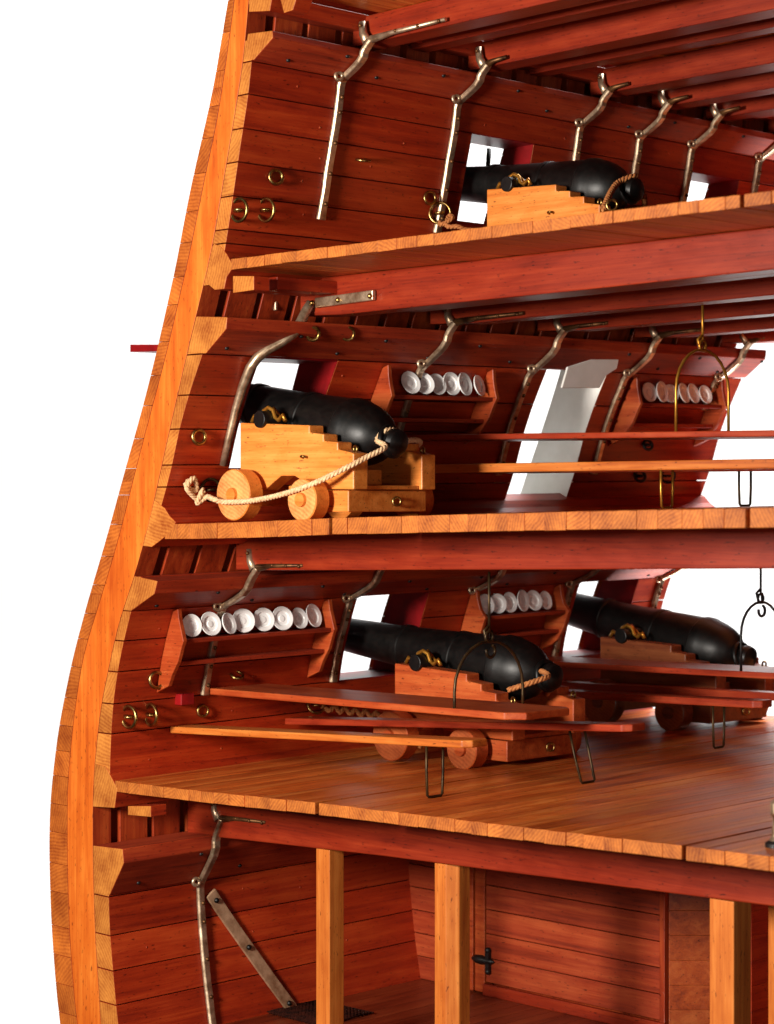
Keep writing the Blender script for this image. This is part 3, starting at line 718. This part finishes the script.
tag(m.build('wall_block', crim, loc=a, bevel=1), 'small dark red block under the long plate rack', 'block')

# ------------------------------------------------------------------ ropes
m = MB(); pts = [wall(189,480,5), wall(186,486,8), wall(196,490,10), wall(194,478,9), wall(187,488,12), wall(199,500,14), wall(203,490,16), wall(197,503,16), wall(207,497,20), atY(213,499,28), atY(225,502,34), atY(250,501,37), atY(280,495,37), atY(310,485,40), atY(340,471,52), atY(365,458,72), atY(385,447,94), (201, 107, 55), (206, 113, 64), (206, 129, 64), (201, 136, 55), atX(416,440,192), (175, 190, 52), (120, 205, 38), (70, 210, 24), Wp(208, 10, 6)]
m.rope(pts, 2.8, 6.5)
tag(m.build('rope', ropem, loc=pts[0]), 'pale twisted rope from a wall knot round the breech of the middle deck cannon', 'rope')
m = MB(); c_ = wall(440,222,12); pts = [c_, (c_[0]+8, c_[1]-6, c_[2]-4), (c_[0]+16, c_[1]+2, c_[2]+3), (c_[0]+7, c_[1]+6, c_[2]+6), (c_[0]+14, c_[1]-4, c_[2]-6), (c_[0]+26, c_[1], c_[2]-7), (c_[0]+30, c_[1]+8, c_[2]-10), (c_[0]+46, c_[1]+12, c_[2]-12), (c_[0]+90, c_[1]+20, c_[2]-14)]
pts = [(p[0], p[1], max(p[2], zdk(1, p[0], p[1])+3)) for p in pts]
m.rope(pts, 2.6, 6); tag(m.build('rope', roped, loc=pts[0]), 'brown rope knotted to the ring left of the upper cannon port', 'rope')
cz = zdk(1, 250, 322)
m = MB(); pts = [atY(603,209,285), atY(607,200,300), atY(612,190,318), atY(619,182,334), (322, 350, cz+90), (318, 362, cz+88), (300, 395, cz+66), (230, 440, cz+48), Wp(490, cz+44, 5)]
m.rope(pts, 3.2, 7); tag(m.build('rope', roped, loc=pts[0]), 'brown rope round the breech of the upper cannon', 'rope')
m = MB(); c_ = wall(322,706,9); zf = zdk(3, -40, 240)
pts = [c_]+[(c_[0]+8+i*3.2, c_[1]+4+i*5, c_[2]-2-1.0*i+(3 if i % 2 else -3)) for i in range(12)]+[(c_[0]+58, c_[1]+72, zf+24), (c_[0]+70, c_[1]+88, zf+6)]
m.rope(pts, 3.0, 6); tag(m.build('rope', roped, loc=pts[0]), 'brown rope running from a wall ring under the lower hanging table', 'rope')
m = MB(); pts = [atY(508,690,290), atY(530,683,300), atY(548,676,322), atY(540,672,345), (190, 372, -205), (100, 440, -225), Wp(450, -235, 5)]
m.rope(pts, 3.0, 7); tag(m.build('rope', roped, loc=pts[0]), 'brown rope round the breech of the first lower deck cannon', 'rope')

# ------------------------------------------------------------------ tables, benches and their wire fittings
def board(xa, xb, y0, y1, za, zb, th_, name, mat, parent, notch=8):
    m = MB()
    pl = [(xa, y0), (xb-notch, y0), (xb, y0+notch*.8), (xb, y1-notch*.5), (xb-notch*.6, y1), (xa, y1)]
    def zz(x): return za+(zb-za)*(x-xa)/(xb-xa)
    n_ = len(pl); vs = [(x, y, zz(x)-th_) for x, y in pl]+[(x, y, zz(x)) for x, y in pl]
    fs = [tuple(range(n_))[::-1], tuple(range(n_, 2*n_))]+[(i, (i+1) % n_, n_+(i+1) % n_, n_+i) for i in range(n_)]
    m.add(vs, fs); return m.build(name, mat, parent, bevel=1.2)
def wire_leg(x, y0, y1, ztop, zfoot, parent, mat, lean=0, r=1.3):
    m = MB(); m.tube([(x, y0, ztop), (x+lean*.5, y0, (ztop+zfoot)/2), (x+lean, y0+1, zfoot+3), (x+lean, y0+3, zfoot+r), (x+lean, y1-3, zfoot+r), (x+lean, y1-1, zfoot+3), (x+lean*.5, y1, (ztop+zfoot)/2), (x, y1, ztop)], r, 8)
    m.build('leg', mat, parent)
def bench(xa, xb, y0, y1, za, zb, label, mat, legx, deck_i, wmat, th_=7, lean=0, group='mess benches on wire legs'):
    t = thing('bench', ((xa+xb)/2, (y0+y1)/2, zdk(deck_i, (xa+xb)/2, y0)), label, 'bench', group)
    board(xa, xb, y0, y1, za, zb, th_, 'seat', mat, t)
    zt = za+(zb-za)*(legx-xa)/(xb-xa)-th_+1
    wire_leg(legx, y0+4, y1-4, zt, zdk(deck_i, legx+lean, y0), t, wmat, lean)
def hanger(x, y0, y1, zb_, ztop, zbeam, label, mat, hook=True, r=1.5):
    t = thing('table_hanger', (x, (y0+y1)/2, zbeam), label, 'hanger', 'wire loops holding up the tables')
    yc = (y0+y1)/2; hw = (y1-y0)/2; m = MB()
    pts = [(x, y0, zb_)]
    zs_ = ztop-hw*.95
    pts.append((x, y0, zs_-8))
    for i in range(13):
        q = math.pi*(1-i/12); pts.append((x, yc+hw*math.cos(q), zs_+hw*.95*math.sin(q)))
    pts += [(x, y1, zs_-8), (x, y1, zb_)]
    m.tube(pts, r, 8); m.build('loop', mat, t)
    m = MB(); m.tube([(x, yc, zbeam), (x, yc, ztop+9)], r*.9, 8)
    m.torus((x, yc, ztop+4), 5, r, (1, 0, 0), 18, 6)
    m.tube([(x, yc-3, ztop-2), (x-2, yc-5, ztop+10), (x, yc-1, ztop+14)], r*1.1, 6); m.tube([(x, yc+3, ztop-2), (x-2, yc+5, ztop+10)], r*1.1, 6)
    if hook: m.torus((x, yc+2, ztop-10), 6, r*1.1, (1, 0, 0), 18, 6, arc=.75, start=.45)
    m.build('hook', mat, t)
def table(xa, xb, y0, y1, za, zb, label, mat, th_=7):
    t = thing('mess_table', ((xa+xb)/2, (y0+y1)/2, min(za, zb)-th_), label, 'table', 'hanging mess tables')
    board(xa, xb, y0, y1, za, zb, th_, 'tabletop', mat, t, 16)
    return t
# lowest deck, near
bench(-76, 352, 74, 104, -241, -221, 'lightest narrow bench in front, nearest the edge of the lowest deck', boardw, 296, 3, dwire)
xt = atY(517, 716, 123)[0]
table(-70, xt, 123, 205, atY(208,688,123)[2], atY(500,712,123)[2], 'wide red hanging table in front of the first lower cannon', tablew)
xh = atY(453.7, 712, 124)[0]
hanger(xh, 125, 222, atY(453.7,712,125)[2], atY(487,641,170)[2], -72, 'brass wire loop holding the near table of the lowest deck', dwire)
bench(-72, atY(628,735,232)[0], 232, 262, atY(283,718,232)[2], atY(620,724,232)[2], 'red bench between the near hanging table and the first lower cannon', tabler, atY(572,735,240)[0], 3, dwire, lean=14)
# lowest deck, far
xb_ = atY(712, 712, 540)[0]
bench(-60, atY(759,708,538)[0], 538, 566, atY(540,692,538)[2], atY(757,701,538)[2], 'red bench with a wire leg in front of the far lower cannon', tabler, xb_, 3, dwire, th_=8)
xt = 520
table(-60, xt, 585, 665, atY(560,663,585)[2], atY(774,672,585)[2]+2, 'dark hanging table in front of the far lower cannon', tabler)
hanger(atY(741,676,588)[0], 588, 662, atY(741,676,588)[2], atY(762,602,625)[2], -70, 'dark wire loop with a small hook holding the far table of the lowest deck', blackp)
bench(-60, 520, 668, 690, atY(560,682,668)[2], atY(774,688,668)[2], 'dark bench behind the far hanging table of the lowest deck', tabler, 420, 3, dwire, th_=9)
# middle deck
yt = 300
xh = atY(676, 436, yt+2)[0]
table(24, 560, yt, yt+86, atY(440,433.5,yt)[2], atY(774,430.5,yt)[2], 'thin dark red hanging table on the middle deck', tabler, 6)
y2 = atX(728.5, 430, xh)[1]
hanger(xh, yt+2, y2, atY(676,437,yt)[2], atX(704,350,xh)[2], atX(704,303,xh)[2], 'golden wire loop holding the middle deck table', goldw, False)
xl = atY(661, 500, 262)[0]
bench(20, 680, 258, 284, atY(440,464.5,258)[2], atY(774,459.5,258)[2]+1, 'orange bench on golden wire legs in front of the middle deck table', boardw, xl, 2, goldw, th_=9)
xl = atY(739, 500, 410)[0]
bench(30, 640, 406, 434, atY(560,467,406)[2]-0, atY(774,465,406)[2], 'dark bench behind the middle deck table, standing on a thin wire leg', tabler, xl, 2, dwire, th_=6)

# ------------------------------------------------------------------ hold
ZF = -562
m = MB(); y = -8.0
x = -150.0
while x < 800:
    xe = x+random.uniform(20, 26); m.box(x+.3, xe-.3, 60, 700, ZF-8, ZF, 0); x = xe
tag(m.build('hold_floor', wood('hold_floor_wood', (70, 20, 8), (112, 40, 16), (140, 60, 26), 'Y', rnd=.12), loc=(0, 60, ZF-8)), None, kind='structure')
# dark netting laid on the floor by the wall
m = MB()
for i in range(15):
    yy = 200+i*5.2; m.tube([(Wp(yy, -556)[0]-6, yy, ZF+2.2), (20+3*math.sin(i*.5), yy+4, ZF+2.6)], 1.1, 5)
for i in range(18):
    xx = -70+i*5.2; m.tube([(xx, 198, ZF+2.0), (xx+2, 240, ZF+3), (xx+1, 276, ZF+2.2)], 1.1, 5)
tag(m.build('net', netm, loc=(0, 250, ZF)), 'dark mesh netting lying on the floor beside the curved hold wall', 'net')
def post(px0, px1, Y, label, chamf=0, zt=-341, s_=20):
    X0 = atY(px0, 900, Y)[0]; m = MB(); w_ = s_; c = chamf
    p = [(0, 0), (w_-c, 0), (w_, c), (w_, w_), (0, w_)] if c else [(0, 0), (w_, 0), (w_, w_), (0, w_)]
    n_ = len(p); vs = [(X0+a, Y+b, ZF) for a, b in p]+[(X0+a, Y+b, zt) for a, b in p]
    m.add(vs, [tuple(range(n_))[::-1], tuple(range(n_, 2*n_))]+[(i, (i+1) % n_, n_+(i+1) % n_, n_+i) for i in range(n_)])
    tag(m.build('post', postw, loc=(X0+10, Y+10, ZF), bevel=.8), label, 'post', 'square posts holding up the lowest deck')
post(316, 343, 125, 'leftmost square orange post under the lowest deck', 0, b3(110))
post(434.5, 468, 125, 'second post from the left, with a pale chamfered corner', 9, b3(275), 24)
post(709.5, 742, 125, 'thick post with a dark right side near the right edge', 0, b3(600), 25)
post(768, 800, 250, 'post at the very right edge, partly cut off', 0, b3(600), 25)
# bulkhead
bh = thing('bulkhead', (150, 435, ZF), 'horizontally planked wooden partition wall at the back of the hold, with a door', 'partition')
def planks(m, xa, xb, y, th_, z0, z1, hgt, gap=1.1):
    z = z0
    while z < z1-3:
        ze = min(z+hgt, z1); m.box(xa, xb, y, y+th_, z+gap/2, ze-gap/2); z = ze
xd0, xd1, xe = atY(470, 900, 435)[0], atY(486, 900, 435)[0], atY(667, 900, 435)[0]
m = MB(); planks(m, -130, xd0-1, 437, 12, ZF, -340, 26.5); m.build('panel', bulkw, bh, bevel=.5)
m = MB(); m.box(xd0, xd0+9, 430, 446, ZF+2, -340); m.box(xd0+9.8, xd1, 432.5, 446, ZF+2, -340); m.build('door_post', [tablew], bh, bevel=.8)
m = MB(); planks(m, xd1+1, xe-8, 434, 12, ZF+14, -340, 27.5); d_ = m.build('door', bulkw, bh, bevel=.5)
m = MB(); hx, _, hz = atY(483, 960, 431)
m.lathe((hx-2, 431, hz), (1, 0, 0), [(-16, 0), (-14, 2), (-8, 4.8), (0, 5.5), (7, 3.5), (14, 3), (19, 0)], 16); m.box(hx+5, hx+10, 429, 434, hz-12, hz+12)
for p_ in (hz-12, hz+12): m.ball((hx+7.5, 431, p_), 3.6)
m.build('hinge', blackp, d_)
m = MB(); m.box(xd1, xe, 429, 434.5, ZF, ZF+13); m.build('sill_board', redX, bh, bevel=.8)
m = MB(); m.box(-130, xe-2, 450, 456, ZF, -340); m.build('seam_light_stop', ribw, bh)  # added sheet that keeps backdrop light from showing through the plank seams
m = MB(); m.box(xe-7, xe, 431, 447, ZF+2, -340); m.build('corner_post', ribw, bh, bevel=.8)
m = MB(); z = ZF; ua = Vector((cT, sT, 0)); ub = Vector((-sT, cT, 0)); o = Vector((xe+1, 437, 0))
while z < -340:
    ze = z+26
    c4 = [o, o+ua*78, o+ua*78+ub*10, o+ub*10]
    m.hexa([Vector((p.x, p.y, z+.05)) for p in c4]+[Vector((p.x, p.y, ze-.05)) for p in c4]); z = ze
m.build('angled_panel', wood('strip_wood', (116, 42, 16), (154, 66, 26), (176, 90, 42), 'X', rnd=.1), bh, bevel=.5)
m = MB(); z = ZF; e_ = o+ua*78
while z < -340:
    ze = z+26; m.box(e_.x, e_.x+10, e_.y, e_.y+260, z+.05, ze-.05); z = ze
m.build('return_panel', redY, bh, bevel=.5)

# ------------------------------------------------------------------ little metal stand at the right of the lowest deck
a = atY(778, 838, 40); zz = zdk(3, a[0], 40)
m = MB(); m.lathe((a[0], 40, zz), (0, 0, 1), [(0, 0), (0, 10), (3, 10), (5, 7), (8, 5), (22, 4), (26, 6), (34, 6), (37, 3), (37, 0)], 24, mfun=lambda i: 1 if i < 3 else 0)
tag(m.build('metal_stand', [knee_m, blackp], loc=(a[0], 40, zz)), 'small shiny metal stud at the right edge of the lowest deck', 'stud')
for o in bpy.data.objects:
    if '_base' in o: del o['_base']
